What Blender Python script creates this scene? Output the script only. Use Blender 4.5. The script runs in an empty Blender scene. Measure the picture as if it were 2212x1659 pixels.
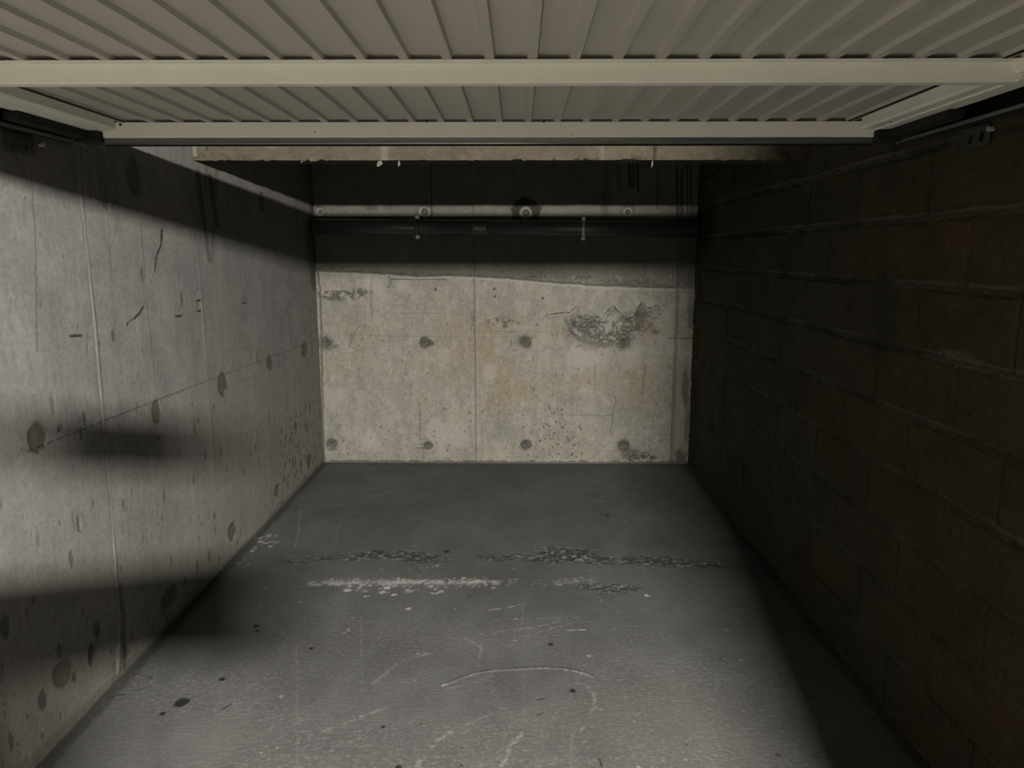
import bpy, bmesh, math
import numpy as np
from mathutils import Vector

# ------------------------------------------------------------------ camera, world, lamp, exposure
FPX, CX, CY = 1661.0, 1106.0, 829.5
PITCH, YAW, H = math.radians(9.59), math.radians(0.517), 1.467
scene = bpy.context.scene
cam_d = bpy.data.cameras.new('camera'); cam = bpy.data.objects.new('camera', cam_d)
scene.collection.objects.link(cam); scene.camera = cam
cam.location = (0, 0, H); cam.rotation_euler = (math.pi/2 - PITCH, 0, YAW)
cam_d.sensor_width = 36.0; cam_d.lens = FPX/2212*36.0; cam_d.clip_start = 0.02
world = bpy.data.worlds.new('underground'); scene.world = world; world.use_nodes = True
world.node_tree.nodes['Background'].inputs[0].default_value = (0.5, 0.48, 0.40, 1)
world.node_tree.nodes['Background'].inputs[1].default_value = 0.0
vs = scene.view_settings
vs.view_transform = 'Standard'; vs.look = 'None'; vs.gamma = 1.0; vs.use_curve_mapping = False
vs.exposure = 0.0
LAMP = (0.53, -2.0, 2.065)          # the bulkhead lamp in the corridor behind the viewer
LAMP_STRENGTH = 19500.0
LAMP_COL = (1.0, 0.965, 0.89)

# room, metres: x to the right, y into the garage, z up
XL, XR, YB, ZC = -1.389, 1.200, 5.31, 2.16
F_ = Vector((-math.sin(YAW)*math.cos(PITCH), math.cos(YAW)*math.cos(PITCH), -math.sin(PITCH)))
R_ = Vector((math.cos(YAW), math.sin(YAW), 0)); U_ = R_.cross(F_)
def ray(px, py): return F_ + R_*((px-CX)/FPX) - U_*((py-CY)/FPX)
def on_left(px, py):  d = ray(px, py); t = XL/d.x; return (t*d.y, H+t*d.z)        # (y, z)
def on_right(px, py): d = ray(px, py); t = XR/d.x; return (t*d.y, H+t*d.z)
def on_back(px, py):  d = ray(px, py); t = YB/d.y; return (t*d.x, H+t*d.z)        # (x, z)
def on_floor(px, py): d = ray(px, py); t = -H/d.z; return (t*d.x, t*d.y)          # (x, y)

# ------------------------------------------------------------------ noise + grid painting
def vnoise(u, v, su, sv, seed, octaves=3):
    """smooth value noise, 0..1, feature size su x sv metres"""
    out = 0; amp = 1; tot = 0
    for o in range(octaves):
        rng = np.random.RandomState(seed*31+o)
        a = u/su*(2**o)+1000; b = v/sv*(2**o)+1000
        tab = rng.rand(256, 256)
        i = np.floor(a).astype(int); j = np.floor(b).astype(int)
        fa = a-i; fb = b-j; fa = fa*fa*(3-2*fa); fb = fb*fb*(3-2*fb)
        g = lambda x, y: tab[x % 256, y % 256]
        out = out + amp*((g(i,j)*(1-fa)+g(i+1,j)*fa)*(1-fb)+(g(i,j+1)*(1-fa)+g(i+1,j+1)*fa)*fb)
        tot += amp; amp *= .5
    return out/tot
def sstep(a, b, x): t = np.clip((x-a)/(b-a), 0, 1); return t*t*(3-2*t)

class Sheet:
    """a wall or floor as a displaced grid with four masks: dark, pale, warm, olive"""
    def __init__(s, us, vs_):
        s.u = np.array(us); s.v = np.array(vs_)
        s.U, s.V = np.meshgrid(s.u, s.v, indexing='ij')
        s.h = np.zeros_like(s.U); s.m = np.zeros(s.U.shape+(4,))
    def win(s, u0, u1, v0, v1):
        i0, i1 = np.searchsorted(s.u, (u0, u1)); j0, j1 = np.searchsorted(s.v, (v0, v1))
        return slice(max(i0-1,0), i1+1), slice(max(j0-1,0), j1+1)
    def put(s, w, k, val):
        if k == 'h': s.h[w] += val
        else: s.m[w+(k,)] = np.maximum(s.m[w+(k,)], val)
    def line(s, pts, width, ch, amt, soft=1.0, wob=0.0, seed=1, dash=0, brk=0):
        pts = [tuple(p) for p in pts]
        if wob:
            rng = np.random.RandomState(seed); q = []
            for a, b in zip(pts[:-1], pts[1:]):
                n = max(2, int(math.dist(a, b)/0.02))
                for k in range(n): q.append((a[0]+(b[0]-a[0])*k/n+rng.uniform(-wob, wob), a[1]+(b[1]-a[1])*k/n+rng.uniform(-wob, wob)))
            q.append(pts[-1]); pts = q
        r = width*(1+soft)+.003; acc = 0
        for n, (a, b) in enumerate(zip(pts[:-1], pts[1:])):
            w = s.win(min(a[0],b[0])-r, max(a[0],b[0])+r, min(a[1],b[1])-r, max(a[1],b[1])+r)
            U, V = s.U[w], s.V[w]
            if U.size == 0: continue
            dx, dy = b[0]-a[0], b[1]-a[1]; L2 = dx*dx+dy*dy+1e-12
            t = np.clip(((U-a[0])*dx+(V-a[1])*dy)/L2, 0, 1)
            d = np.hypot(U-a[0]-t*dx, V-a[1]-t*dy)
            k = 1-sstep(width*.5, width*.5*(1+soft)+.0015, d)
            if dash: k = k*((((acc+t*math.sqrt(L2))/dash) % 1) < .68)
            acc += math.sqrt(L2)
            if brk: k = k*sstep(.42, .68, vnoise(U, V, brk, brk, seed+3, 4))
            if ch == 'h': s.h[w] = np.where(k > 0, np.minimum(s.h[w], amt*k) if amt < 0 else np.maximum(s.h[w], amt*k), s.h[w])
            else: s.put(w, ch, k*amt)
    def blob(s, c, ru, rv, ch, amt, rough=.35, soft=.5, seed=1, nz=3):
        w = s.win(c[0]-ru*1.8, c[0]+ru*1.8, c[1]-rv*1.8, c[1]+rv*1.8)
        U, V = s.U[w], s.V[w]
        if U.size == 0: return
        d = np.hypot((U-c[0])/ru, (V-c[1])/rv)
        if rough: d = d+(vnoise(U, V, ru*.7, rv*.7, seed, nz)-.5)*2*rough
        s.put(w, ch, (1-sstep(1-soft*.5, 1+soft*.5, d))*amt)
    def ring(s, c, r0, r1, ch, amt, rough=.15, seed=1):
        w = s.win(c[0]-r1*1.5, c[0]+r1*1.5, c[1]-r1*1.5, c[1]+r1*1.5)
        U, V = s.U[w], s.V[w]; d = np.hypot(U-c[0], V-c[1])*(1+(vnoise(U,V,r1*.3,r1*.3,seed)-.5)*2*rough)
        s.put(w, ch, sstep(r0*.85, r0*1.05, d)*(1-sstep(r1*.85, r1*1.1, d))*amt)
    def scatter(s, n, u0, u1, v0, v1, smin, smax, ch, amt, seed, asp=1.0, dens=None, deep=0.0):
        rng = np.random.RandomState(seed)
        for _ in range(n):
            c = (rng.uniform(u0, u1), rng.uniform(v0, v1)); r = smin+(smax-smin)*rng.rand()**3
            if dens is not None and rng.rand() > dens(*c): continue
            a = rng.uniform(.7, 1.3)
            if deep:
                w = s.win(c[0]-r*2, c[0]+r*2, c[1]-r*asp*2, c[1]+r*asp*2)
                if s.U[w].size: s.h[w] -= deep*r*(1-sstep(.4, 1.2, np.hypot((s.U[w]-c[0])/r, (s.V[w]-c[1])/(r*asp))))
            s.blob(c, r, r*asp*a, ch, amt*rng.uniform(.4, 1), .3, .6, rng.randint(999), 1)
    def rough(s, c, ru, rv, amp, grain, seed, dark=.3, pale=.0, asp=1.0):
        """honeycombed / crumbly patch: real relief plus some colour"""
        w = s.win(c[0]-ru*1.5, c[0]+ru*1.5, c[1]-rv*1.5, c[1]+rv*1.5)
        U, V = s.U[w], s.V[w]
        if U.size == 0: return
        d = np.hypot((U-c[0])/ru, (V-c[1])/rv)+(vnoise(U, V, ru*.4, rv*.5, seed)-.5)*1.1
        k = 1-sstep(.6, 1.05, d)
        n = vnoise(U, V, grain, grain*asp, seed+5, 3); rg = 1-np.abs(n-.5)*2
        s.h[w] += k*amp*(n-.5)*2
        s.put(w, 0, k*dark*sstep(.62, .95, rg)); s.put(w, 1, k*pale*sstep(.62, .8, n))
    def build(s, name, place, material, flip=False):
        nu, nv = s.U.shape
        co = place(s.U, s.V, s.h).reshape(-1, 3).astype(np.float32)
        idx = np.arange(nu*nv).reshape(nu, nv)
        q = np.stack([idx[:-1,:-1], idx[1:,:-1], idx[1:,1:], idx[:-1,1:]], -1).reshape(-1, 4)
        if flip: q = q[:, ::-1]
        me = bpy.data.meshes.new(name)
        me.vertices.add(len(co)); me.vertices.foreach_set('co', co.ravel())
        me.loops.add(q.size); me.loops.foreach_set('vertex_index', q.ravel().astype(np.int32))
        me.polygons.add(len(q)); me.polygons.foreach_set('loop_start', np.arange(0, q.size, 4, dtype=np.int32))
        me.update(calc_edges=True)
        me.polygons.foreach_set('use_smooth', np.ones(len(q), bool))
        at = me.color_attributes.new('masks', 'FLOAT_COLOR', 'POINT')
        at.data.foreach_set('color', s.m.reshape(-1).astype(np.float32))
        me.materials.append(material)
        o = bpy.data.objects.new(name, me); scene.collection.objects.link(o); o['kind'] = 'structure'
        return o

# ------------------------------------------------------------------ materials
DK = .243                           # scales concrete colours down so bounce light stays weak
class NT:
    def __init__(s, name):
        s.m = bpy.data.materials.new(name); s.m.use_nodes = True; s.t = s.m.node_tree
        s.b = s.t.nodes['Principled BSDF']
    def n(s, typ, **kw):
        x = s.t.nodes.new(typ)
        for k, v in kw.items(): setattr(x, k, v)
        return x
    def l(s, a, b): s.t.links.new(a, b)
    def noise(s, scale, detail=6, rough=.6, stretch=None, coord=None):
        tc = s.n('ShaderNodeTexCoord'); out = tc.outputs['Object']
        mp = s.n('ShaderNodeMapping'); s.l(out, mp.inputs[0])
        if stretch: mp.inputs['Scale'].default_value = stretch
        t = s.n('ShaderNodeTexNoise'); s.l(mp.outputs[0], t.inputs['Vector'])
        t.inputs['Scale'].default_value = scale; t.inputs['Detail'].default_value = detail; t.inputs['Roughness'].default_value = rough
        return t.outputs['Fac']
    def ramp(s, fac, a, b, c0=(0,0,0,1), c1=(1,1,1,1)):
        r = s.n('ShaderNodeValToRGB'); s.l(fac, r.inputs[0])
        r.color_ramp.elements[0].position = a; r.color_ramp.elements[1].position = b
        r.color_ramp.elements[0].color = c0; r.color_ramp.elements[1].color = c1
        return r.outputs[0]
    def mix(s, fac, a, b, mode='MIX'):
        x = s.n('ShaderNodeMix', data_type='RGBA', blend_type=mode)
        for sock, v in ((x.inputs[0], fac), (x.inputs[6], a), (x.inputs[7], b)):
            if isinstance(v, (int, float)): sock.default_value = v
            elif isinstance(v, tuple): sock.default_value = (*v, 1) if len(v) == 3 else v
            else: s.l(v, sock)
        return x.outputs[2]
    def bump(s, parts):
        prev = None
        for h, st, dist in parts:
            b = s.n('ShaderNodeBump'); b.inputs['Strength'].default_value = st; b.inputs['Distance'].default_value = dist
            s.l(h, b.inputs['Height'])
            if prev: s.l(prev, b.inputs['Normal'])
            prev = b.outputs[0]
        s.l(prev, s.b.inputs['Normal'])
    def masks(s):
        a = s.n('ShaderNodeAttribute', attribute_name='masks'); sp = s.n('ShaderNodeSeparateColor'); s.l(a.outputs['Color'], sp.inputs[0])
        return sp.outputs[0], sp.outputs[1], sp.outputs[2], a.outputs['Alpha']

def simple(name, col, rough=.5, metal=0.0, var=.08, bump=.0, nscale=30):
    m = NT(name); c = m.mix(m.ramp(m.noise(nscale), .35, .65), tuple(x*(1-var) for x in col), tuple(min(1, x*(1+var)) for x in col))
    m.l(c, m.b.inputs['Base Color']); m.b.inputs['Roughness'].default_value = rough; m.b.inputs['Metallic'].default_value = metal
    if bump: m.bump([(m.noise(220, 3), bump, .001)])
    return m.m

def concrete(name, base, alt, warm, olive, dark, pale, streak, bump=.3, spec=.25, mott=3.0):
    base, alt, warm, olive, dark, pale = [tuple(x*DK for x in c) for c in (base, alt, warm, olive, dark, pale)]
    m = NT(name); D, P, W, O = m.masks()
    c = m.mix(m.ramp(m.noise(mott, 5, .55), .38, .62), base, alt)
    c = m.mix(.5, c, m.ramp(m.noise(mott*3.5, 6, .65), .36, .64, (.74,.75,.77,1), (1.2,1.18,1.12,1)), 'MULTIPLY')
    c = m.mix(W, c, warm); c = m.mix(O, c, olive)
    # vertical run marks and fine mottling that belong to the concrete skin
    c = m.mix(.32, c, m.ramp(m.noise(14, 6, .65, streak), .3, .7, (.62,.62,.62,1), (1.25,1.25,1.25,1)), 'MULTIPLY')
    c = m.mix(.62, c, m.ramp(m.noise(55, 10, .75), .3, .7, (.6,.6,.58,1), (1.3,1.3,1.3,1)), 'MULTIPLY')
    c = m.mix(P, c, pale); c = m.mix(D, c, dark)
    m.l(c, m.b.inputs['Base Color']); m.b.inputs['Roughness'].default_value = .85
    m.b.inputs['Specular IOR Level'].default_value = spec
    m.bump([(m.noise(60, 6, .6), bump, .003), (m.noise(260, 3, .6), bump*.8, .001)])
    return m.m

M = {}
M['left']  = concrete('left_concrete', (.64,.615,.60), (.56,.545,.535), (.60,.57,.48), (.20,.185,.125), (.045,.042,.035), (.56,.55,.52), (1, 1.6, .12), .22, mott=2.2)
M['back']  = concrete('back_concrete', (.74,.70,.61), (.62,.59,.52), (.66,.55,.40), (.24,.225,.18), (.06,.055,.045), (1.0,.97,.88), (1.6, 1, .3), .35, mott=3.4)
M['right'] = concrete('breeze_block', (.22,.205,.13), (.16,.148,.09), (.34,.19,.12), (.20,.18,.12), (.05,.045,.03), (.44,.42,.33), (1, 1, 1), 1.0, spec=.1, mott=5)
M['cor']   = simple('corridor_floor', (.10,.09,.06), .85, var=.12, bump=.3, nscale=4)
M['grey']  = simple('corridor_concrete', (.04,.037,.03), .85, var=.12, bump=.3, nscale=4)
M['ceil']  = simple('ceiling_concrete', (.04,.037,.03), .9, var=.15, bump=.3, nscale=5)

def floor_mat():
    m = NT('grey_floor_paint'); D, P, W, O = m.masks()
    c = m.mix(m.ramp(m.noise(1.7, 5, .6), .35, .65), (0.0649,0.0642,0.0621), (0.0842,0.0835,0.0807))
    c = m.mix(.5, c, m.ramp(m.noise(7, 6, .65, (1,.5,1)), .3, .7, (.75,.75,.75,1), (1.25,1.25,1.25,1)), 'MULTIPLY')
    worn = m.ramp(m.noise(60, 9, .8), .50, .66)
    f = m.n('ShaderNodeMath', operation='MULTIPLY'); m.l(worn, f.inputs[0]); m.l(W, f.inputs[1])
    c = m.mix(f.outputs[0], c, (.165,.162,.153))
    c = m.mix(O, c, (0.0973,0.0925,0.0862))
    c = m.mix(P, c, (0.3036,0.3001,0.2898)); c = m.mix(D, c, (0.0097,0.0097,0.0090))
    m.l(c, m.b.inputs['Base Color'])
    m.b.inputs['Specular IOR Level'].default_value = .12
    m.l(m.ramp(m.noise(9, 5), .3, .7, (.60,.60,.60,1), (.75,.75,.75,1)), m.b.inputs['Roughness'])
    m.bump([(m.noise(16, 4, .5), .25, .004), (m.noise(70, 7, .7, (.6,1,1)), .8, .003), (m.noise(200, 4, .6), .6, .0012)])
    return m.m
M['floor'] = floor_mat()
M['white'] = simple('white_enamel', (.80,.785,.72), .42, var=.03, nscale=6)
M['panel'] = simple('white_sheet', (.465,.447,.405), .5, var=.035, nscale=3)
M['black'] = simple('black_steel_shade', (.003,.003,.003), .8)  # near-black; also colours in shade in rail channels and door edge gaps
M['zinc']  = simple('galvanised', (.045,.047,.04), .55, .2, .15)
M['rubber']= simple('seal_grey', (.09,.10,.10), .35, .2)
M['shine'] = simple('aluminium_lip', (.42,.43,.42), .3, .7)
M['pvc']   = simple('dark_pvc', (.062,.070,.070), .35, var=.1)
M['clamp'] = simple('clamp_steel', (.50,.50,.46), .35, .5)
M['lip']   = simple('rail_lip_zinc', (.14,.15,.13), .5, .2, .1)
M['dark']  = simple('hole_dark', (.012,.012,.012), .8)

def beam_mat():
    m = NT('rough_tan_block'); D, P, W, O = m.masks()
    c = m.mix(m.ramp(m.noise(12, 7, .65), .35, .65), (0.0418,0.0342,0.0215), (0.0586,0.0487,0.0325))
    c = m.mix(.6, c, m.ramp(m.noise(70, 8, .75, (.5,1,1)), .3, .7, (.5,.5,.5,1), (1.4,1.38,1.3,1)), 'MULTIPLY')
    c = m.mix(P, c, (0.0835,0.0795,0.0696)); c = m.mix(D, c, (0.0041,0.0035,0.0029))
    m.l(c, m.b.inputs['Base Color']); m.b.inputs['Roughness'].default_value = .95
    m.bump([(m.noise(90, 6, .7), .8, .004)])
    return m.m
M['beam'] = beam_mat()

# ------------------------------------------------------------------ the setting
def geo(a, b, k):
    out = [a]
    while out[-1] < b: out.append(out[-1]+k*out[-1]**2)
    out[-1] = b; return out
rngg = np.random.RandomState(7)

# ---- left wall
us = list(np.arange(-.7, 1.6, .1))+geo(1.6, YB, .00075)
L = Sheet(us, np.arange(0, ZC+.003, .003))
P_ = lambda *p: [on_left(*q) for q in p]
L.h += (vnoise(L.U, L.V, .6, .6, 3)-.5)*.008
L.m[..., 2] = sstep(.45, .75, vnoise(L.U, L.V, .5, .7, 11))*.6
L.m[..., 2] = np.maximum(L.m[..., 2], (1-sstep(.3, 1.1, L.V))*.45+sstep(4.6, 5.3, L.U)*.5)
L.line(P_((168,300),(178,455),(205,700),(222,900),(240,1100),(258,1330),(256,1450)), .010, 'h', .003, 1, .001)
L.line(P_((170,420),(178,470),(205,700),(222,900),(240,1100),(258,1330)), .006, 1, .55, 1, .001, 4)
L.line(P_((174,455),(200,700),(217,900),(235,1100),(254,1330),(252,1450)), .004, 0, .35, 1, .0015, 5)
L.line(P_((258,1270),(268,1340),(270,1440)), .02, 3, .7, 1, .004, 4)
L.line(P_((66,360),(70,430),(77,560),(78,700),(80,760)), .0035, 0, .4, 1, .002, 6)
L.line(P_((350,500),(349,520)), .012, 0, .95, .6, .001, 7)
L.line(P_((350,498),(348,530),(340,548),(336,562),(334,586)), .006, 0, .95, .6, .0015, 8)
L.line(P_((334,586),(327,605),(316,640),(308,664)), .003, 0, .35, .6, .002, 9)
L.line(P_((308,664),(301,676),(289,688)), .007, 0, .9, .6, .001, 10)
L.line(P_((289,688),(281,692),(274,700)), .004, 0, .6, .6, .001, 11)
L.blob(P_((274,700))[0], .006, .008, 0, .8)
L.line(P_((304,480),(315,640),(330,780),(336,862)), .003, 0, .5, .6, .0006, 12)
L.line(P_((232,470),(243,650),(252,740),(268,850)), .003, 0, .3, 1, .003, 13)
L.line(P_((425,540),(440,700),(452,860),(462,1010)), .010, 'h', .0015, 1, .002, 14)
L.line(P_((382,490),(386,620)), .003, 0, .25, 1, .001, 15)
L.line(P_((438,540),(450,740),(458,900)), .004, 1, .35, 1, .002, 16)
L.line(P_((545,700),(556,1100)), .004, 1, .25, 1, .002, 17)
L.line(P_((60,975),(265,893),(345,862),(440,825),(520,795),(600,765),(690,733)), .0035, 0, .55, .6, 0, 1, .045)
L.line(P_((240,903),(345,862),(400,842)), .003, 0, .5, .6)
for x, y, w_, h_, a in ((338,888,10,27,.8),(481,830,11,25,.8),(582,783,6,17,.8),(658,755,6,18,.7),(82,945,20,32,.7),(365,1291,19,22,.75),
                        (137,1452,24,30,.7),(502,1148,9,19,.8),(598,1060,6,14,.7),(668,992,6,13,.8),(290,380,14,40,.7),(565,437,6,22,.7),
                        (170,1130,5,20,.5),(133,925,8,8,.45),(480,975,5,9,.3),(225,390,12,60,.35),(355,1318,8,8,.5)):
    c = on_left(x, y); e = on_left(x+w_, y); g = on_left(x, y+h_)
    L.blob(c, abs(e[0]-c[0]), abs(g[1]-c[1]), 3, a, .3, .35, int(x)); L.blob(c, abs(e[0]-c[0])*.9, abs(g[1]-c[1])*.9, 'h', -.003, .3, .35, int(x))
    L.ring(c, abs(g[1]-c[1])*.9, abs(g[1]-c[1])*1.05, 0, .25, .3, int(y))
for x0, x1, y in ((151,175,726),(378,392,683),(427,434,672),(424,432,650),(523,532,655)):
    L.line(P_((x0,y),(x1,y-1)), .006, 0, .9, .5)
for x, y in ((379,662),(387,661),(427,620),(167,700),(528,640),(426,653),(172,905)):
    L.line(P_((x,y),(x,y+8)), .004, 0, .6, .5)
L.line(P_((173,925),(174,948)), .006, 0, .7, .5)
for (a, b, wd, am) in (((428,380),(440,470),.03,.55),((438,455),(452,560),.022,.5),((455,385),(468,480),.03,.6),((470,360),(458,560),.02,.35),((448,350),(444,420),.012,.4),
                       ((640,430),(645,520),.03,.3),((675,455),(678,600),.10,.6),((667,500),(672,560),.1,.5)):
    L.line([on_left(*a), on_left(*b)], wd, 0, am, 1.3, .006, int(a[0]))
L.line(P_((425,372),(430,395)), .006, 0, .8, .5, .002, 2)
L.line(P_((436,420),(441,462)), .004, 0, .8, .5, .002, 3)
low = lambda u, v: .25+.75*(1-min(1, v/1.0)) if v < 1.3 else .22
L.scatter(1100, 1.7, 5.3, .02, 1.8, .002, .008, 0, .5, 21, 2.0, low, .2)
L.scatter(420, 1.7, 5.3, .02, 1.4, .003, .013, 3, .8, 22, 2.4, low, .08)
L.scatter(350, 1.7, 5.3, .1, 1.9, .002, .007, 1, .4, 23, 4.0)
L.scatter(160, 4.3, 5.3, .02, .5, .004, .012, 0, .8, 24, 2.5, None, .3)
for x, y in ((195,1420),(196,1412),(198,1405)): L.blob(on_left(x, y), .012, .03, 0, .8, .2)
for x, y, a in ((210,1360,.02),(160,1462,.012),(90,1515,.02),(270,1405,.018),(400,1255,.01),(372,1362,.02),(10,1355,.02)):
    L.blob(on_left(x, y), a, a*1.6, 0, .65, .4, .5, int(x))
# grey floor paint splashed a little up the foot of the wall, ragged line
edge = .02+.05*vnoise(L.U, L.V*0, .25, 1, 40, 4)**2+.05*(1-sstep(1.9, 2.5, L.U))
L.m[..., 3] = np.maximum(L.m[..., 3], (1-sstep(edge*.7, edge, L.V))*.35)
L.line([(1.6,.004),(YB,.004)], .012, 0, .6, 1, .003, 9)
L.line([(YB-.03,0),(YB-.03,1.35)], .03, 1, .5, .6, .008, 3)
L.build('wall_left', lambda U, V, h: np.stack([XL+h, U, V], -1), M['left'])

# ---- back wall
B = Sheet(np.arange(XL-.02, XR+.025, .0048), np.arange(-.01, ZC+.005, .0048))
Q = lambda *p: [on_back(*q) for q in p]
sx, sz = zip(*Q((640,583),(690,585),(765,588),(843,592),(905,597),(960,595),(1024,597),(1093,601),(1150,606),(1213,612),(1300,617),(1374,620),(1450,622),(1520,622)))
stepz = np.interp(B.U, sx, sz)+(vnoise(B.U, B.V, .03, .03, 5)-.5)*.010
below = 1-sstep(-.004, .004, B.V-stepz)
B.h += below*.014+(vnoise(B.U, B.V, .5, .5, 8)-.5)*.008
# raw grey strip just above the step, its crumbly upper edge and the browner skin over it
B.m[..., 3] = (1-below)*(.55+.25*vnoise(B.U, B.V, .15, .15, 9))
B.m[..., 2] = below*np.clip(sstep(.34, .60, vnoise(.8*B.U+.6*B.V, .8*B.V-.6*B.U, .26, .22, 12, 6))*.72*(sstep(.28,.5,B.V)*(1-sstep(.95,1.1,B.V))+.25)*(.35+.65*sstep(-1.0,-.1,B.U)), 0, 1)
sp = vnoise(B.U, B.V, .05, .06, 14, 2)
B.m[..., 1] = below*np.maximum(sstep(.66, .76, sp)*.2, sstep(.60, .75, vnoise(B.U, B.V, .2, .25, 15))*.35)
fl = sstep(.60, .72, vnoise(B.U, B.V, .03, .035, 16, 3))*below
B.m[..., 2] = np.maximum(B.m[..., 2], fl*.25)
B.line([(a, b+.004) for a, b in zip(sx, sz)], .010, 0, .45, 1, .004, 2)
B.line([(a, b-.008) for a, b in zip(sx, sz)], .014, 1, .4, 1, .005, 3)
for x, y, ru, rv in ((1350,608,.22,.025),(1250,600,.16,.015),(1150,598,.14,.010),(880,590,.18,.012),(720,578,.12,.02),(1400,612,.12,.02)):
    B.rough(on_back(x, y), ru, rv, .006, .022, int(x), .5, .25)
B.line(Q((1020,440),(1024,578),(1027,760),(1029,997)), .006, 'h', -.006, .6)
B.line(Q((1020,440),(1024,590)), .004, 0, .35, 1)
B.line(Q((1024,600),(1027,760),(1029,997)), .0035, 0, .45, .6, .0006, 4)
B.line(Q((1027,600),(1030,760),(1032,997)), .004, 1, .4, .8, .001, 5)
B.line(Q((1466,560),(1462,700),(1456,850),(1451,997)), .008, 0, .45, 1, .002, 6)
B.line(Q((1466,560),(1462,700),(1456,850),(1451,997)), .010, 'h', -.006, 1, .001, 6)
B.line(Q((1443,730),(1497,730)), .004, 0, .6, .6)
B.line(Q((745,722),(860,726),(1010,727)), .003, 0, .25, 1, .0008, 7)
B.line(Q((1040,727),(1110,728),(1150,730)), .003, 0, .25, 1, .0008, 7)
B.line(Q((1040,716),(1120,716),(1240,717)), .003, 0, .22, 1, .0008, 8)
B.line(Q((865,676),(950,676)), .003, 0, .4, .6, .0005, 8)
B.line(Q((845,603),(965,604)), .004, 0, .75, .6, .0004, 9)
B.line(Q((1000,894),(1110,895)), .003, 0, .3, .6); B.line(Q((1230,896),(1320,897)), .003, 0, .4, .6)
B.line(Q((905,868),(908,895),(908,930)), .004, 0, .5, .8, .002, 10)
B.line(Q((804,600),(802,640),(805,690)), .007, 0, .3, 1, .003, 11)
B.line(Q((842,597),(846,610),(840,620)), .01, 0, .35, 1, .002, 12)
B.line(Q((756,748),(765,722),(778,702)), .0035, 0, .5, .7, .001, 13)
B.line(Q((930,355),(932,450),(931,512)), .006, 0, .8, .8, .0015, 14)
B.line(Q((1284,780),(1286,850)), .004, 0, .3, 1, .003, 31); B.line(Q((1392,790),(1386,870)), .004, 0, .4, 1, .004, 32)
B.line(Q((1330,855),(1318,930)), .004, 0, .4, 1, .003, 33); B.line(Q((998,860),(996,905)), .003, 0, .3, 1, .003, 34)
for x, y0, y1, w_, a in ((1360,350,402,.012,.9),(1368,352,405,.010,.9),(1377,350,412,.010,.9),(1336,360,400,.02,.35),(1420,370,452,.006,.7),(1462,360,470,.012,.8),(1472,365,478,.012,.75),(1484,350,470,.008,.7),(1492,350,480,.008,.7),(1306,420,470,.03,.3),(1310,350,430,.03,.3),(1478,500,620,.05,.35),(1495,455,700,.05,.45)):
    B.line(Q((x,y0),(x+1,y1)), w_, 0, a, 1, .003, x)
B.blob(on_back(975,345), .2, .05, 0, .3)
# formwork tie holes
def tie(x, y, r, halo, seed, deep=.02, plug=.4):
    c = on_back(x, y); B.blob(c, halo, halo*.95, 3, .45, .25, .6, seed); B.blob(c, halo, halo, 'h', -.004, .25, .4, seed)
    B.blob(c, r*.95, r*.9, 0, plug+.12, .45, .35, seed+1, 4); B.blob(c, r, r*.95, 'h', -deep, .3, .25, seed+1)
    B.blob((c[0]-r*.1, c[1]+r*.25), r*.6, r*.5, 0, .72, .6, .6, seed+2, 4); B.rough(c, halo*1.1, halo, .004, .012, seed+9, .45, .1)
for n, (x, y, r, halo) in enumerate(((704,741,.030,.060),(918,740,.033,.045),(1135,738,.034,.055),(1350,739,.034,.060),
                                     (716,959,.038,.046),(925,961,.027,.036),(1136,960,.033,.042),(1347,962,.034,.05))):
    tie(x, y, r, halo, 50+n*3)
B.blob(on_back(932,741), .02, .018, 0, .6, .4); B.blob(on_back(912,966), .035, .008, 0, .5, .4)
B.blob(on_back(726,748), .022, .016, 0, .4, .5)
for n, (x, y, r1) in enumerate(((692,458,.03),(917,458,.045),(1136,460,.045),(1356,458,.035))):
    c = on_back(x, y); B.ring(c, r1*.55, r1*.8, 1, .5, .2, 90+n); B.blob(c, r1*.5, r1*.5, 0, .7, .25, .4, 95+n); B.blob(c, r1*.5, r1*.5, 'h', -.02, .2, .3, 95+n)
    B.blob(c, .008, .008, 1, .6, 0); B.ring(c, r1*1.0, r1*1.5 if n != 2 else r1*2.1, 0, .35 if n != 2 else .92, .22, 100+n)
B.ring(on_back(1136,458), .055, .1, 0, .95, .2, 120)
B.blob(on_back(920,442), .05, .03, 0, .4, .5, .6, 8)
# honeycombing, bug holes and the jagged scab on the right
B.rough(on_back(745,637), .20, .05, .012, .035, 201, .7, .6)
B.rough(on_back(1090,697), .13, .04, .010, .03, 202, .6, .3)
B.rough(on_back(1160,690), .12, .015, .005, .03, 206, .25, .2)
B.rough(on_back(1315,712), .30, .11, .012, .030, 203, .7, .2)
B.rough(on_back(1260,700), .12, .07, .012, .028, 213, .65, .15)
B.rough(on_back(1370,700), .16, .08, .012, .03, 214, .6, .15)
B.rough(on_back(1300,745), .20, .03, .009, .03, 207, .5, .3)
B.rough(on_back(1390,680), .14, .05, .008, .03, 208, .5, .3)
B.rough(on_back(1022,700), .02, .12, .006, .02, 204, .4, .2)
pk = Q((1180,680),(1205,676),(1232,675),(1243,662),(1252,682),(1262,690),(1290,684),(1303,688),(1312,672),(1322,660),(1334,672),(1350,690),(1368,684),(1378,668),(1386,652),(1393,664),(1404,666),(1418,660),(1424,672))
B.line(pk, .006, 0, .7, 1.2, .003, 15, 0, .02); B.line([(a+.004, b-.012) for a, b in pk], .010, 'h', -.005, 1, .004, 15)
for x, y, ru, rv in ((1322,672,.03,.035),(1384,672,.04,.05),(1408,668,.03,.02),(1240,700,.02,.04)): B.blob(on_back(x, y), ru, rv, 3, .6, .4, .5, x)
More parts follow.
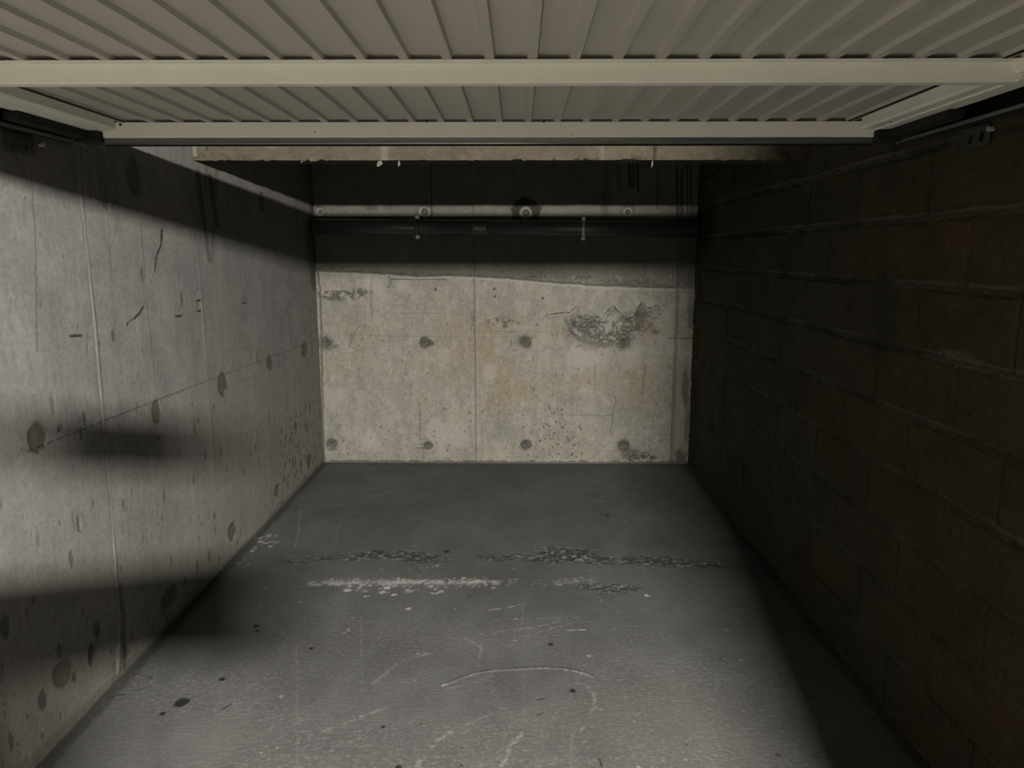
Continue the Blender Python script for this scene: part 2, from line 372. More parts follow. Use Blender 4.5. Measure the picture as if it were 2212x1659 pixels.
B.line(Q((1224,690),(1232,712),(1248,730),(1285,742),(1320,745)), .02, 0, .4, 1, .008, 16)
B.scatter(150, *sorted((on_back(1140,0+900)[0], on_back(1260,900)[0])), on_back(0,990)[1], on_back(0,900)[1], .0015, .008, 0, .85, 301, 1.2, None, .5)
B.scatter(70, on_back(900,960)[0], on_back(970,960)[0], on_back(0,992)[1], on_back(0,945)[1], .0015, .007, 0, .85, 302, 1, None, .5)
B.scatter(60, on_back(1180,900)[0], on_back(1230,900)[0], on_back(0,950)[1], on_back(0,880)[1], .002, .007, 0, .8, 303, 1)
B.scatter(1500, XL, XR, .02, 1.36, .0015, .006, 0, .5, 304, 1.5, None, .3)
B.scatter(120, XL, XR, .02, .45, .003, .008, 0, .8, 314, 1.2, None, .3)
B.scatter(60, -.1, .45, .3, 1.0, .004, .007, 3, .6, 315, 4, None, .0)
B.scatter(420, XL, XR, .02, 1.33, .003, .014, 1, .4, 305, 1.3)
B.scatter(260, XL, XR, .4, 1.1, .006, .02, 2, .45, 306, 1.0)
for x, y in ((941,625),(1068,624),(1172,644),(1069,640)): B.blob(on_back(x, y), .008, .010, 0, .8, .4)
B.rough(on_back(1380,985), .14, .035, .014, .022, 205, .9, .5)
B.blob(on_back(1365,978), .09, .04, 0, .55, .7, .8, 6, 4); B.blob(on_back(1235,998), .3, .02, 1, .5, .5)
B.blob(on_back(1398,993), .1, .012, 1, .6, .4)
B.blob(on_back(1468,990), .05, .06, 0, .7, .6, .8, 7); B.blob(on_back(1480,840), .025, .13, 0, .55, .6, .8, 8); B.blob(on_back(1490,920), .04, .16, 0, .5, .6, .8, 9)
B.line(Q((688,585),(694,640),(697,760),(698,900),(703,1000)), .012, 0, .55, 1, .004, 17)
B.line(Q((691,585),(697,640),(700,760),(701,900),(706,1000)), .008, 1, .5, 1, .004, 18)
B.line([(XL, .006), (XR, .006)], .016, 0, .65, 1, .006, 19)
for x, r in ((900,.03),(835,.015),(1010,.02),(1260,.03),(1150,.02),(1400,.03)): B.blob(on_back(x, 996), r, .012, 0, .7, .5)
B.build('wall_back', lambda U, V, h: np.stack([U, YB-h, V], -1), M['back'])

# ---- right wall of breeze blocks
us = list(np.arange(-.45, 1.6, .1))+geo(1.6, YB, .0010)
Rw = Sheet(us, np.arange(0, ZC+.004, .004))
Rw.h += (vnoise(Rw.U, Rw.V, .02, .02, 3, 4)-.5)*.005+(vnoise(Rw.U, Rw.V, .4, .3, 4)-.5)*.008
ZJ = [-.015+.1985*k for k in range(12)]
row = np.clip(((Rw.V+.015)/.1985).astype(int), 0, 11); col = np.floor((Rw.U-1.86-(row % 2)*.235)/.47).astype(int)
tone = np.random.RandomState(5).rand(12, 64)[row, col % 64]
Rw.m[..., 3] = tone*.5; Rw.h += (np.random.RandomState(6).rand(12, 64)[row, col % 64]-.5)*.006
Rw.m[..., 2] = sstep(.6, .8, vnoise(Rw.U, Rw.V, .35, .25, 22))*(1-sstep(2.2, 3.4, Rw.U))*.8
for k, z in enumerate(ZJ):
    Rw.line([(1.6, z), (YB, z)], .016, 'h', -.006, .8, .003, 60+k)
    Rw.line([(1.6, z), (YB, z)], .006, 0, .45, 1, .004, 70+k)
    w = Rw.win(1.6, YB, z-.04, z+.04); U, V = Rw.U[w], Rw.V[w]       # squeezed-out mortar
    nn = sstep(.46, .66, vnoise(U, V*0+k, .22, 1, 80+k, 3)); wv = (vnoise(U, V*0, .07, 1, 90+k)-.5)*.018
    band = 1-sstep(.006, .018, np.abs(V-z-.006-wv)); Rw.h[w] += band*nn*.006*(.4+vnoise(U, V, .015, .015, k)); Rw.put(w, 1, band*nn*.38)
    for c in range(-1, 9):
        y = 1.86+(k % 2)*.235+.47*c
        if 1.5 < y < 5.25:
            Rw.line([(y, z+.01), (y, z+.19)], .008, 'h', -.008, .8, .0015, 200+k*9+c); Rw.line([(y, z+.01), (y, z+.19)], .0045, 0, .8, .7, .0015, 300+k*9+c)
Rw.scatter(900, 1.6, 5.3, 0, 2.1, .003, .010, 0, .5, 41, 1, None, .5)
c = on_right(1906, 690); Rw.blob(c, .10, .16, 0, .35, .4, .8, 3); Rw.line([on_right(1903,740), on_right(1901,600)], .05, 0, .25, 1, .01, 3)
Rw.blob(on_right(2075,775), .12, .022, 1, .6, .3); Rw.blob(on_right(1525,490), .25, .14, 0, .75, .3, 1.0, 5)
Rw.blob((YB-.08, 1.66), .16, .12, 0, .9, .3, .8, 6)
Rw.m[..., 3] = np.maximum(Rw.m[..., 3], (1-sstep(.12, .17, Rw.V+(vnoise(Rw.U, Rw.V, .2, .05, 9)-.5)*.1))*.6)
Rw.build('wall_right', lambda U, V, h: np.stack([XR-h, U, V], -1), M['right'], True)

# ---- floor
Fl = Sheet(np.arange(XL-.02, XR+.03, .0034), list(np.arange(-.7, 1.7, .1))+geo(1.7, YB+.02, .00072))
G = lambda *p: [on_floor(*q) for q in p]
Fl.h += (vnoise(Fl.U, Fl.V, .5, .5, 3)-.5)*.006
Fl.m[..., 2] = np.clip(.25+.9*sstep(.35, .7, vnoise(Fl.U, Fl.V, .5, .35, 6, 4)), 0, 1)*(1-sstep(2.6, 3.7, Fl.V))*.75
Fl.m[..., 2] = np.maximum(Fl.m[..., 2], .3*(1-sstep(2.4, 3.6, Fl.V))+.08)
Fl.blob(on_floor(1440,1560), .26, .20, 3, .45, .5, 1.0, 4, 5); Fl.blob(on_floor(1440,1560), .30, .25, 2, 1, .5, 1.0, 4, 5)
for n, (x, y, ru, rv, a, g) in enumerate(((745,1204,.16,.03,.007,.045),(840,1200,.20,.05,.010,.055),(920,1208,.12,.03,.006,.05),(640,1214,.10,.02,.005,.04),
                                       (1110,1206,.20,.03,.006,.045),(1215,1200,.16,.07,.012,.045),(1290,1208,.12,.04,.007,.045),(1380,1212,.20,.05,.008,.045),(1480,1218,.22,.03,.006,.05),
                                       (1310,1270,.13,.035,.008,.03),(1365,1272,.05,.02,.006,.03),(1570,1222,.14,.02,.004,.04))):
    Fl.rough(on_floor(x, y), ru*1.2, rv*1.5, a*1.25, g*.62, 400+n, .65, .08, .45)
def flecks(n, x0, x1, y0, sp, seed, smin=.003, smax=.012, a=.8):
    r = np.random.RandomState(seed)
    for _ in range(n):
        c = on_floor(r.uniform(x0, x1), y0+r.normal(0, sp)); s_ = smin+(smax-smin)*r.rand()**3
        Fl.blob(c, s_*1.4, s_*1.4, 1, a*r.uniform(.3, 1), .4, .6, r.randint(999), 1)
flecks(420, 700, 1070, 1258, 4, 1, .0015, .006, 1); flecks(120, 780, 1070, 1262, 8, 2, .002, .008, 1); flecks(45, 1200, 1290, 1258, 4, 3, .003, .010, .5); flecks(50, 1060, 1250, 1258, 3, 6, .003, .008, .3)
flecks(22, 740, 960, 1275, 8, 4, .005, .014, 1); flecks(45, 510, 600, 1168, 9, 5, .003, .012, .9)
Fl.blob(on_floor(1398, 1286), .012, .012, 1, .95, .3); Fl.blob(on_floor(882, 1315), .012, .012, 1, .8, .3)
Fl.line(G((675,1259),(760,1262),(900,1256),(1068,1259)), .030, 1, .5, 1.6, .010, 6, 0, .035)
Fl.line(G((700,1262),(830,1259),(1065,1257)), .014, 1, .8, 1.6, .008, 7, 0, .025)
Fl.rough(on_floor(528,1219), .07, .10, .002, .012, 8, .0, .55); Fl.rough(on_floor(915,1225), .09, .05, .002, .012, 9, .0, .55); Fl.rough(on_floor(528,1192), .06, .12, .002, .012, 10, .0, .4)
arc = G((955,1480),(1000,1462),(1040,1451),(1100,1445),(1160,1442),(1210,1443),(1250,1450),(1280,1460))
Fl.line(arc, .005, 'h', .001, 1, .001, 4); Fl.line([(a, b+.006) for a, b in arc[3:]], .002, 0, .6, .7, .0006, 5)
Fl.line(arc, .004, 1, .35, 1.5, .001, 6, 0, .02); Fl.line(G((1245,1474),(1280,1488),(1287,1530)), .005, 1, .3, 1.5, .002, 7, 0, .02)
Fl.line(G((1190,1356),(1215,1363),(1265,1361)), .004, 1, .6, 1.5, .001, 8, 0, .03); Fl.line(G((1057,1318),(1100,1313),(1135,1303)), .004, 1, .6, 1.5, .001, 9, 0, .02)
for n, (p, a, w_) in enumerate(((((775,1082),(835,1064)),.55,.012),(((835,1064),(865,1052)),.3,.01),(((650,1100),(645,1150),(630,1205)),.35,.014),(((745,1105),(730,1140),(722,1180)),.25,.012),
    (((1290,1083),(1322,1081)),.6,.014),(((1350,1095),(1300,1150)),.2,.012),(((1000,1023),(1100,1025)),.3,.016),(((880,1127),(900,1121),(935,1122)),.25,.012),(((1040,1022),(1075,1025)),.4,.012),
    (((1640+0,1000),(1640,1001)),.0,.01),(((805,1478),(860,1430),(930,1410)),.35,.02),(((780,1330),(783,1500)),.2,.010),(((1040,1370),(1180,1350),(1210,1338)),.4,.012),
    (((1010,1380),(1040,1400),(1030,1440)),.45,.012),(((960,1490),(1030,1470),(1060,1460)),.35,.018),(((700,1580),(800,1540),(830,1530)),.45,.018),(((900,1655),(945,1600),(985,1575)),.5,.022),
    (((985,1575),(1020,1560),(1090,1530)),.3,.01),(((1085,1655),(1105,1610),(1125,1590)),.45,.02),(((1130,1305),(1128,1350)),.3,.010),(((1115,1365),(1220,1340)),.35,.010),
    (((1130,1375),(1240,1345)),.3,.010),(((640,1390),(645,1659)),.18,.014),(((1075,1340),(1250,1335)),.2,.02),(((540,1330),(565,1302)),.3,.012),(((1230,1659),(1240,1560)),.2,.016),
    (((1290,1500),(1270,1560),(1255,1580)),.35,.016),(((1130,1450),(1132,1560)),.2,.012),(((640,1655),(760,1600)),.15,.03),(((600,1250),(640,1240)),.2,.01))):
    Fl.line(G(*p), w_*.35, 1, a*.55, 2.2, .002, 500+n, 0, .018)
    Fl.line(G(*p), .0014, 1, a*.9, 1.0, .001, 540+n, 0, .03)
r = np.random.RandomState(77)
for n in range(170):                                                # short tyre and shoe scuffs
    px, py = r.uniform(430, 1650), 1659-430*r.rand()**1.6
    c = on_floor(px, py); an = r.uniform(-.5, .5)+(math.pi/2 if r.rand() < .15 else 0); ln = r.uniform(.01, .06)
    Fl.line([c, (c[0]+ln*math.cos(an), c[1]+ln*math.sin(an))], .0010, 1, r.uniform(.08, .25), 1.5, .001, n, 0, .012)
Fl.scatter(260, XL, XR, 1.7, 5.2, .003, .008, 1, .5, 601)
Fl.scatter(70, XL, XR, 1.7, 5.2, .003, .010, 0, .9, 602)
for x, y, r_ in ((393,1518,.023),(351,1543,.010),(553,1352,.012),(555,1363,.008),(672,1400,.008),(480,1468,.010),(1190,1392,.010),(1237,1492,.010),(1312,1112,.012),(965,1192,.014),(860,1659,.01),(827,1570,.007)):
    Fl.blob(on_floor(x, y), r_, r_*1.15, 0, .92, .25, .35, x)
for p in (((478,1535),(500,1521)),((290,1491),(310,1489)),((1160,1512),(1175,1508)),((1160,1545),(1172,1540)),((1010,1290),(1020,1286)),((1295,1640),(1300,1656)),((1755,1630),(1768,1636)),((230,1508),(270,1500))):
    Fl.line(G(*p), .003, 0, .8, .8, .001, int(p[0][0]))
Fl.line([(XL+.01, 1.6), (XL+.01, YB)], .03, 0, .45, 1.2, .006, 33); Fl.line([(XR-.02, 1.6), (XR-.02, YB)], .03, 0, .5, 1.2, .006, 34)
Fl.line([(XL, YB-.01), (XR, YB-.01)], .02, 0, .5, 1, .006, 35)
Fl.build('floor', lambda U, V, h: np.stack([U, V, h*(1-0*U)], -1), M['floor'])

# ------------------------------------------------------------------ mesh helpers
def link(name, bm, mat, parent=None, smooth=False, bevel=0.0):
    bmesh.ops.recalc_face_normals(bm, faces=bm.faces)
    me = bpy.data.meshes.new(name); bm.to_mesh(me); bm.free()
    for m in (mat if isinstance(mat, (list, tuple)) else [mat]): me.materials.append(m)
    if smooth: me.shade_smooth()
    o = bpy.data.objects.new(name, me); scene.collection.objects.link(o)
    if parent: o.parent = parent; o.matrix_parent_inverse = parent.matrix_world.inverted()
    if bevel:
        b = o.modifiers.new('bevel', 'BEVEL'); b.width = bevel; b.segments = 2; b.limit_method = 'ANGLE'
    return o
def box(bm, x0, x1, y0, y1, z0, z1):
    v = [bm.verts.new(p) for p in ((x0,y0,z0),(x1,y0,z0),(x1,y1,z0),(x0,y1,z0),(x0,y0,z1),(x1,y0,z1),(x1,y1,z1),(x0,y1,z1))]
    for f in ((0,3,2,1),(4,5,6,7),(0,1,5,4),(1,2,6,5),(2,3,7,6),(3,0,4,7)): bm.faces.new([v[i] for i in f])
    return bm
def prism(bm, prof, axis, a0, a1, a1prof=None):
    """closed profile swept along x or y"""
    P = (lambda p, a: (a, p[0], p[1])) if axis == 'x' else (lambda p, a: (p[0], a, p[1]))
    A = [bm.verts.new(P(p, a0)) for p in prof]; Bv = [bm.verts.new(P(p, a1)) for p in (a1prof or prof)]
    n = len(prof)
    for i in range(n): bm.faces.new((A[i], A[(i+1)%n], Bv[(i+1)%n], Bv[i]))
    bm.faces.new(A); bm.faces.new(Bv[::-1]); return bm
def cyl(bm, p0, p1, r, seg=20, r1=None):
    p0, p1 = Vector(p0), Vector(p1); d = (p1-p0).normalized(); q = d.to_track_quat('Z', 'Y'); r1 = r if r1 is None else r1
    rings = [[bm.verts.new(p+q@Vector((rr*math.cos(2*math.pi*k/seg), rr*math.sin(2*math.pi*k/seg), 0))) for k in range(seg)] for p, rr in ((p0, r), (p1, r1))]
    for k in range(seg): bm.faces.new((rings[0][k], rings[0][(k+1)%seg], rings[1][(k+1)%seg], rings[1][k]))
    bm.faces.new(rings[0][::-1]); bm.faces.new(rings[1]); return bm
def thing(name, loc, label, cat, group=None):
    o = bpy.data.objects.new(name, None); scene.collection.objects.link(o); o.location = loc
    o['label'] = label; o['category'] = cat
    if group: o['group'] = group
    bpy.context.view_layer.update(); return o
new = bmesh.new
def struct(name, bm, mat):
    o = link(name, bm, mat); o['kind'] = 'structure'; return o

struct('ceiling', box(new(), -4.2, 4.2, -5.2, YB+.2, ZC, ZC+.2), M['ceil'])
# corridor the garage opens on to, behind the viewer
struct('trim_1', box(new(), -4.2, 4.2, -5.2, -.7, -.12, 0), M['cor'])
struct('wall_corridor', box(new(), -4.2, 4.2, -5.3, -5.1, 0, ZC), M['grey'])
struct('wall_corridor_left', box(new(), -4.4, -4.2, -5.2, -.5, 0, ZC), M['grey'])
struct('wall_corridor_right', box(new(), 4.2, 4.4, -5.2, -.5, 0, ZC), M['grey'])
struct('wall_front_left', box(new(), -4.2, XL-.005, -.7, -.5, 0, ZC), M['grey'])
struct('wall_shade_right', box(new(), .613, 4.2, -.60, -.46, 0, ZC), M['grey'])  # added: carried into the opening, unseen, to cast the right-hand shade

# ------------------------------------------------------------------ tan block beam across the garage
Y_B, Z_B = 3.38, 1.8635
bu = np.arange(XL, XR+.006, .006); prof = []
# profile: down the front face, then under the soffit
Zf = list(np.arange(ZC, Z_B, -.006))+[Z_B]; Yf = list(np.arange(Y_B, Y_B+.17, .008))
pts = [(Y_B, z, 0) for z in Zf]+[(y, Z_B, 1) for y in Yf[1:]]+[(Y_B+.17, z, 2) for z in (Z_B+.1, ZC)]
UU, KK = np.meshgrid(bu, np.arange(len(pts)), indexing='ij')
yy = np.array([p[0] for p in pts])[KK]; zz = np.array([p[1] for p in pts])[KK]; kd = np.array([p[2] for p in pts])[KK]
dd = (vnoise(UU, zz+yy, .035, .03, 5, 4)-.5)
near = np.exp(-((zz-Z_B)/.02)**2-((yy-Y_B)/.02)**2)
chip = sstep(.50, .80, vnoise(UU, zz*0, .09, 1, 17, 4))*(.4+.6*sstep(-.1, .5, UU))
y2 = yy+(kd == 0)*dd*.018+near*(dd*.014+chip*.008); z2 = zz+(kd == 1)*dd*.010+near*(chip*.022*(vnoise(UU, zz, .02, .02, 18)-.45)*3-.003)
mk = np.zeros(UU.shape+(4,))
pale = sstep(.010, .026, (zz-Z_B-.048)+(vnoise(UU, zz*0, .08, 1, 6, 4)-.5)*.05)
mk[..., 1] = np.where(kd == 0, pale*.85, 0)
bx = lambda px: (ray(px, 330).x/ray(px, 330).y)*Y_B
for px, w_, ch, a in ((831,.026,1,.95),(1414,.010,0,.9),(978,.005,0,.7),(1300,.02,1,.5),(446,.006,0,.7)):
    wob = (vnoise(zz*0+UU, zz, .05, .03, px)-.5)*.016*(ch == 1)
    k = (1-sstep(w_*.4, w_*.7, np.abs(UU-bx(px)+wob)))*(kd == 0)
    if px == 446: k = k*(zz > Z_B+.035)
    mk[..., ch] = np.maximum(mk[..., ch], k*a)
    if ch == 0: y2 = y2+k*.008; mk[..., 1] *= (1-k)
mk[..., 0] = np.maximum(mk[..., 0], near*sstep(.55, .8, vnoise(UU, zz, .03, .03, 21, 4))*.9*(.3+.7*sstep(-.1, .3, UU)))
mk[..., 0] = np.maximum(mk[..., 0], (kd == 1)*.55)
idx = np.arange(UU.size).reshape(UU.shape)
me = bpy.data.meshes.new('block_beam')
me.from_pydata(np.stack([UU, y2, z2], -1).reshape(-1, 3).tolist(), [], np.stack([idx[:-1,:-1], idx[1:,:-1], idx[1:,1:], idx[:-1,1:]], -1).reshape(-1, 4).tolist())
at = me.color_attributes.new('masks', 'FLOAT_COLOR', 'POINT'); at.data.foreach_set('color', mk.reshape(-1).astype(np.float32))
me.materials.append(M['beam']); me.shade_smooth()
bo = bpy.data.objects.new('block_beam', me); scene.collection.objects.link(bo)
bo['label'] = 'rough tan block beam running wall to wall behind the open garage door'; bo['category'] = 'beam'
# loose plaster flakes hanging from the soffit
M['plaster'] = simple('plaster_flake', (.085,.082,.07), .9)
for n, (px, py, w_, h_, lab) in enumerate(((820,356,.026,.018,'large pale plaster flake hanging below the mortar joint of the tan beam'),
                                        (653,349,.014,.010,'small pale plaster flake under the left half of the tan beam'),
                                        (862,357,.010,.010,'tiny pale plaster chip just right of the largest flake under the beam'),
                                        (1409,357,.008,.022,'narrow pale mortar drip hanging below the dark crack in the tan beam'))):
    d = ray(px, py); y = Y_B+.02; t = y/d.y; x, z = t*d.x, H+t*d.z
    bm = new(); rr = np.random.RandomState(n+3)
    top = Z_B+.006
    ps = [(x-w_*.15, top), (x+w_*.2, top), (x+w_*.5, z+h_*.3), (x+w_*.1, z-h_*.2), (x-w_*.35, z-h_*.5), (x-w_*.5, z-h_*.1)]
    A = [bm.verts.new((p[0], y, p[1])) for p in ps]; Bv = [bm.verts.new((p[0]+.001, y+.005, p[1])) for p in ps]
    for i in range(6): bm.faces.new((A[i], A[(i+1)%6], Bv[(i+1)%6], Bv[i]))
    bm.faces.new(A); bm.faces.new(Bv[::-1])
    o = link('plaster_flake', bm, M['plaster']); o['label'] = lab; o['category'] = 'flake'; o['group'] = 'plaster bits hanging from the beam'
bm = box(new(), XL+.002, XL+.022, Y_B-.012, Y_B+.01, Z_B+.01, ZC)
o = link('plaster_fillet', bm, M['plaster'], bevel=.003); o['label'] = 'pale plaster fillet where the tan beam meets the left wall'; o['category'] = 'plaster'

# ------------------------------------------------------------------ up-and-over garage door, open overhead
ZR, ZF = 1.857, 1.866                       # underside of the ribs / underside of the flats
DX0, DX1, DY0, DY1 = -1.300, 1.105, .28, 2.39
door = thing('garage_door', ((DX0+DX1)/2, (DY0+DY1)/2, ZR), 'white ribbed metal up-and-over garage door, open flat overhead', 'garage door')
PIT, X0R = .0868, .0267
prof = [(DX0+.03, ZF)]
for k in range(-14, 12):
    c = X0R+PIT*k
    prof += [(c-.0125, ZF), (c-.0088, ZR), (c+.0088, ZR), (c+.0125, ZF)]
prof.append((DX1-.03, ZF))
bm = new(); rows = []
for y in (DY0, DY1+.004): rows.append([bm.verts.new((x, y, z)) for x, z in prof])
for i in range(len(prof)-1): bm.faces.new((rows[0][i], rows[0][i+1], rows[1][i+1], rows[1][i]))
sheet = link('ribbed_panel', bm, M['panel'], door)
sd = sheet.modifiers.new('t', 'SOLIDIFY'); sd.thickness = .0012; sd.offset = 0
# mid bars: a flange against the ribs, then a deep front web and a return lip
for y in (.92, 1.645):
    pr = [(y-.004, ZR-.001), (y+.024, ZR-.001), (y+.024, ZR-.0035)]
    pr = [(y-.002, ZR-.0008), (y+.058, ZR-.0008), (y+.058, ZR-.041), (y+.030, ZR-.041), (y+.0285, ZR-.039), (y+.0285, ZR-.004), (y+.026, ZR-.0028), (y-.002, ZR-.0028)]
    bm = prism(new(), [(a, b) for a, b in pr], 'x', DX0+.055, DX1-.055)
    for v in bm.verts:                                             # ends cut on a slant
        if v.co.z < ZR-.03: v.co.x += .022 if v.co.x < 0 else -.022
    link('cross_bar', bm, M['white'], door, bevel=.0012)
# bar at the far edge (the foot of the door) and at the near edge
bar = None
for y, s in ((DY1, 1), (DY0, -1)):
    yb = y if s > 0 else y-.004
    dp = .046 if s > 0 else .0135
    pr = [(yb, ZR-.0008), (yb+.03, ZR-.0008), (yb+.03, ZR-dp), (yb+.0015, ZR-dp), (yb, ZR-dp+.002)]
    bm = prism(new(), pr, 'x', DX0+.008, DX1-.008)
    for v in bm.verts:
        if v.co.z < ZR-.012: v.co.x += .03 if v.co.x < 0 else -.03
    b = link('edge_bar', bm, M['white'], door, bevel=.0015)
    if s > 0: bar = b
    else: link('closing_strip', box(new(), DX0+.03, DX1-.03, y+.012, y+.016, ZR-.0008, ZF-.0008), M['rubber'], b)  # near strip added out of view to stop light leaking through the troughs
for px, py, r_ in ((260,269,.0042),(680,285,.002),(922,262.5,.0035),(1175,262.5,.0035),(1235,291,.0016),(843,291,.0014)):
    d = ray(px, py); t = DY1/d.y; x, z = t*d.x, H+t*d.z
    link('bolt_hole', cyl(new(), (x, DY1-.0006, z), (x, DY1+.003, z), r_, 14), M['dark'], bar)
link('closing_strip', box(new(), DX0+.03, DX1-.03, DY1+.008, DY1+.012, ZR-.0008, ZF-.0008), M['rubber'], bar)
for xg in (-1.181, .977):                  # black strip colours in the shade of the gap beside the ribbed sheet
    link('edge_gap_shade', box(new(), xg-.005, xg+.005, DY0+.03, DY1-.002, ZR-.0020, ZR-.0005), M['black'], sheet)
# side stiles: flat tube with a pressed groove on the underside
for sgn, xo in ((1, DX0), (-1, DX1)):
    X = lambda a: xo+sgn*a
    zt, zb = ZF+.001, ZR-.028
    pr = [(X(0), zt), (X(0), zb), (X(.048), zb), (X(.050), zb+.005), (X(.055), zb+.005), (X(.057), zb+.003), (X(.084), zb+.004), (X(.090), zb+.010), (X(.090), ZF-.001), (X(.112), ZF-.002), (X(.112), zt)]
    bm = prism(new(), pr, 'y', DY0-.004, DY1-.002)
    st = link('side_stile', bm, M['white'], door, bevel=.001)
    if sgn < 0:
        link('bolt_hole', cyl(new(), (X(.062), 2.26, zb+.0025), (X(.062), 2.26, zb+.008), .0045, 14), M['dark'], st)
    # black roller arm at the lower corner, riding in the rail
    bm = box(new(), min(X(-.024), X(.05)), max(X(-.024), X(.05)), DY1-.03, DY1+.045, 1.797, zb-.0005)
    box(bm, min(X(-.022), X(.02)), max(X(-.022), X(.02)), DY1-.35, DY1-.03, 1.806, zb-.0005)
    link('roller_arm', bm, M['black'], door, bevel=.003)
# seal along the foot of the door
sx0, sx1 = DX0+.045, DX1-.045
bm = prism(new(), [(DY1+.004, ZR-.0465), (DY1+.034, ZR-.0465), (DY1+.034, ZR-.060), (DY1+.010, ZR-.060), (DY1+.006, ZR-.052)], 'x', sx0, sx1)
seal = link('bottom_seal', bm, M['rubber'], door, bevel=.001)
link('seal_lip', cyl(new(), (sx0, DY1+.012, ZR-.0605), (sx1, DY1+.012, ZR-.0605), .0032, 12), M['shine'], seal, True)
link('seal_fin', box(new(), sx0, sx1, DY1+.016, DY1+.03, ZR-.067, ZR-.0605), M['black'], seal)

# guide rails on the side walls
for sgn, xw, side, y_end in ((1, XL+.008, 'left', 2.44), (-1, XR-.008, 'right', 2.42)):
    r0 = thing('guide_rail', (xw, 1.3, 1.80), 'steel door guide rail, inside coloured dark as shade, fixed along the %s wall under the door edge' % side, 'rail')
    X = lambda a: xw+sgn*a
    w = .050 if sgn > 0 else .056
    t = .003
    pr = [(X(0),1.800),(X(w),1.800),(X(w),1.803),(X(t),1.803),(X(t),1.815),(X(.009),1.818),(X(.009),1.823),(X(t),1.826),(X(t),1.836),(X(.009),1.839),(X(.009),1.844),(X(t),1.847),(X(t),1.869),(X(w),1.869),(X(w),1.872),(X(0),1.872)]
    link('channel', prism(new(), pr, 'y', .0, y_end), M['black'], r0)  # near-black colour stands for shade inside the channel
    link('rail_lip', box(new(), min(X(w+.0005), X(w-.004)), max(X(w+.0005), X(w-.004)), .0, y_end, 1.7945, 1.8035), M['lip'], r0, bevel=.001)
    # wall bracket, two slots and a bolt
    y0, y1, z0, z1 = (2.13, 2.26, 1.742, 1.795) if sgn > 0 else (2.04, 2.16, 1.742, 1.795)
    cu = bpy.data.curves.new('b', 'CURVE'); cu.dimensions = '2D'; cu.fill_mode = 'BOTH'; cu.extrude = .0015
    def poly(pts):
        sp_ = cu.splines.new('POLY'); sp_.points.add(len(pts)-1)
        for p, q in zip(sp_.points, pts): p.co = (q[0], q[1], 0, 1)
        sp_.use_cyclic_u = True
    poly([(y0, z0), (y1, z0), (y1, z1), (y0, z1)])
    for cy in (y0+.032, y1-.040): poly([(cy+.013*math.cos(k*math.pi/8), z0+.024+.013*math.sin(k*math.pi/8)) for k in range(16)])
    tmp = bpy.data.objects.new('tmp', cu); scene.collection.objects.link(tmp); bpy.context.view_layer.update()
    me = bpy.data.meshes.new_from_object(tmp.evaluated_get(bpy.context.evaluated_depsgraph_get())); bpy.data.objects.remove(tmp)
    for v in me.vertices: yy_, zz_, k_ = v.co; v.co = (xw-sgn*.001+k_, yy_, zz_)
    me.name = 'wall_plate'; me.materials.append(M['zinc'])
    plate = bpy.data.objects.new('wall_plate', me); scene.collection.objects.link(plate); plate.parent = r0; plate.matrix_parent_inverse = r0.matrix_world.inverted()
    yb_ = y1+.028 if sgn > 0 else y0-.012
    link('bolt', cyl(new(), (X(-.002), yb_, 1.778), (X(.012), yb_, 1.778), .007, 6), M['clamp'], plate)

# ------------------------------------------------------------------ drain pipe along the back wall
YP, RP = YB-.078, .052
zp = lambda x: 1.650-.0085*(x-XL)
pipe = thing('drain_pipe', ((XL+XR)/2, YP, zp(-.1)), 'dark grey plastic drain pipe running across the back wall', 'pipe')
xj = on_back(1050, 480)[0]
link('pipe_run', cyl(new(), (XL+.012, YP, zp(XL)), (xj, YP, zp(xj)), RP*.96, 40), M['pvc'], pipe, True)
link('pipe_run', cyl(new(), (xj, YP, zp(xj)), (XR-.012, YP, zp(XR)), RP, 40), M['pvc'], pipe, True)
bm = cyl(new(), (xj-.09, YP, zp(xj-.09)), (xj-.075, YP, zp(xj-.075)), RP*.97, 40, RP*1.05); cyl(bm, (xj-.075, YP, zp(xj-.075)), (xj+.005, YP, zp(xj)), RP*1.05, 40, RP*1.02)
link('socket', bm, M['pvc'], pipe)
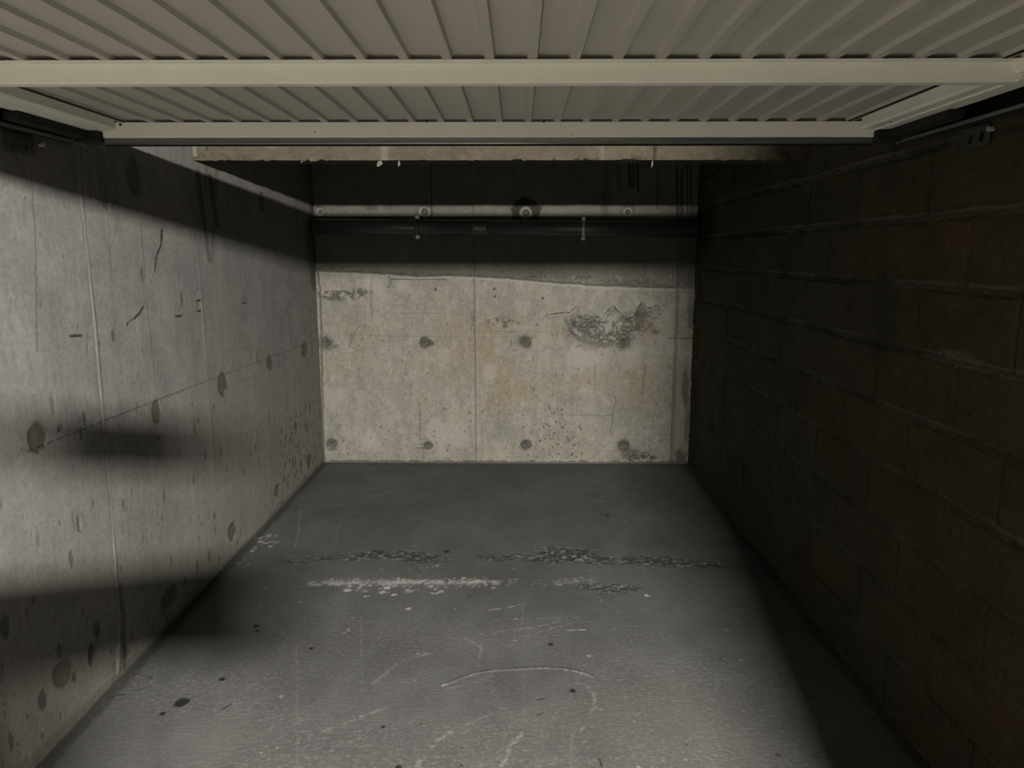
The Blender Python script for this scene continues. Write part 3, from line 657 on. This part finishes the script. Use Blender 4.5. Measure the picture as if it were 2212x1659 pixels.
for px in (902, 1260):
    d = ray(px, 488); x = d.x/d.y*YP; z = zp(x)
    c = thing('pipe_clamp', (x, YP, z), ('steel clamp around the dark pipe, the one in its left half' if px < 1000 else 'steel clamp around the dark pipe, the brighter one in its right half'), 'clamp', 'clamps on the drain pipe')
    bm = new(); seg = 40
    vs_ = [[bm.verts.new((x+dx, YP+rr*math.cos(2*math.pi*k/seg), z+rr*math.sin(2*math.pi*k/seg))) for k in range(seg)] for dx, rr in ((-.012, RP+.001), (-.012, RP+.004), (.012, RP+.004), (.012, RP+.001))]
    for a in range(4):
        for k in range(seg): bm.faces.new((vs_[a][k], vs_[a][(k+1)%seg], vs_[(a+1)%4][(k+1)%seg], vs_[(a+1)%4][k]))
    link('band', bm, M['clamp'] if px > 1000 else M['rubber'], c, True)
    for s in (1, -1):
        bm = box(new(), x-.012, x+.012, YP-.010, YP-.004, min(z+s*(RP+.003), z+s*(RP+.024)), max(z+s*(RP+.003), z+s*(RP+.024)))
        box(bm, x-.012, x+.012, YP+.004, YP+.010, min(z+s*(RP+.003), z+s*(RP+.024)), max(z+s*(RP+.003), z+s*(RP+.024)))
        e = link('ear', bm, M['clamp'], c)
        link('bolt', cyl(new(), (x, YP-.018, z+s*(RP+.014)), (x, YP+.014, z+s*(RP+.014)), .007, 6), M['clamp'], e)
    link('rod', cyl(new(), (x, YP+RP, z), (x, YB-.002, z), .005, 10), M['clamp'], c)

# ------------------------------------------------------------------ corridor lamp and an added shade-casting stand, behind the viewer
lx, ly, lz = LAMP
lamp = thing('bulkhead_lamp', (lx, ly, ZC), 'small bulkhead lamp on the corridor ceiling behind the viewer', 'lamp')
bm = box(new(), lx-.13, lx+.13, ly-.05, ly+.05, lz+.028, ZC); link('housing', bm, M['zinc'], lamp, bevel=.006)
em = NT('lamp_glow'); em.b.inputs['Emission Color'].default_value = (*LAMP_COL, 1); em.b.inputs['Emission Strength'].default_value = LAMP_STRENGTH
em.b.inputs['Base Color'].default_value = (.8,.8,.8,1)
link('diffuser', box(new(), lx-.105, lx+.105, ly-.03, ly+.03, lz-.024, lz+.026), em.m, lamp)

# added stand, unseen: its plates only cast shade bands on the left wall
stand = thing('shade_stand', (-.12, -.5, 0), 'added unseen stand behind the viewer, its three plates casting shade on the left wall', 'stand')
link('base', box(new(), -.22, -.02, -.6, -.4, 0, .02), M['black'], stand, bevel=.004)
link('pole', cyl(new(), (-.12, -.505, .02), (-.12, -.505, 1.70), .008, 12), M['black'], stand, True)
for x0, x1, z0, z1 in ((-.20, .015, 1.622, 1.690), (-.42, .07, 1.392, 1.507), (-.48, -.165, 1.10, 1.391)):
    link('plate', box(new(), x0, x1, -.497, -.491, z0, z1), M['black'], stand, bevel=.002)
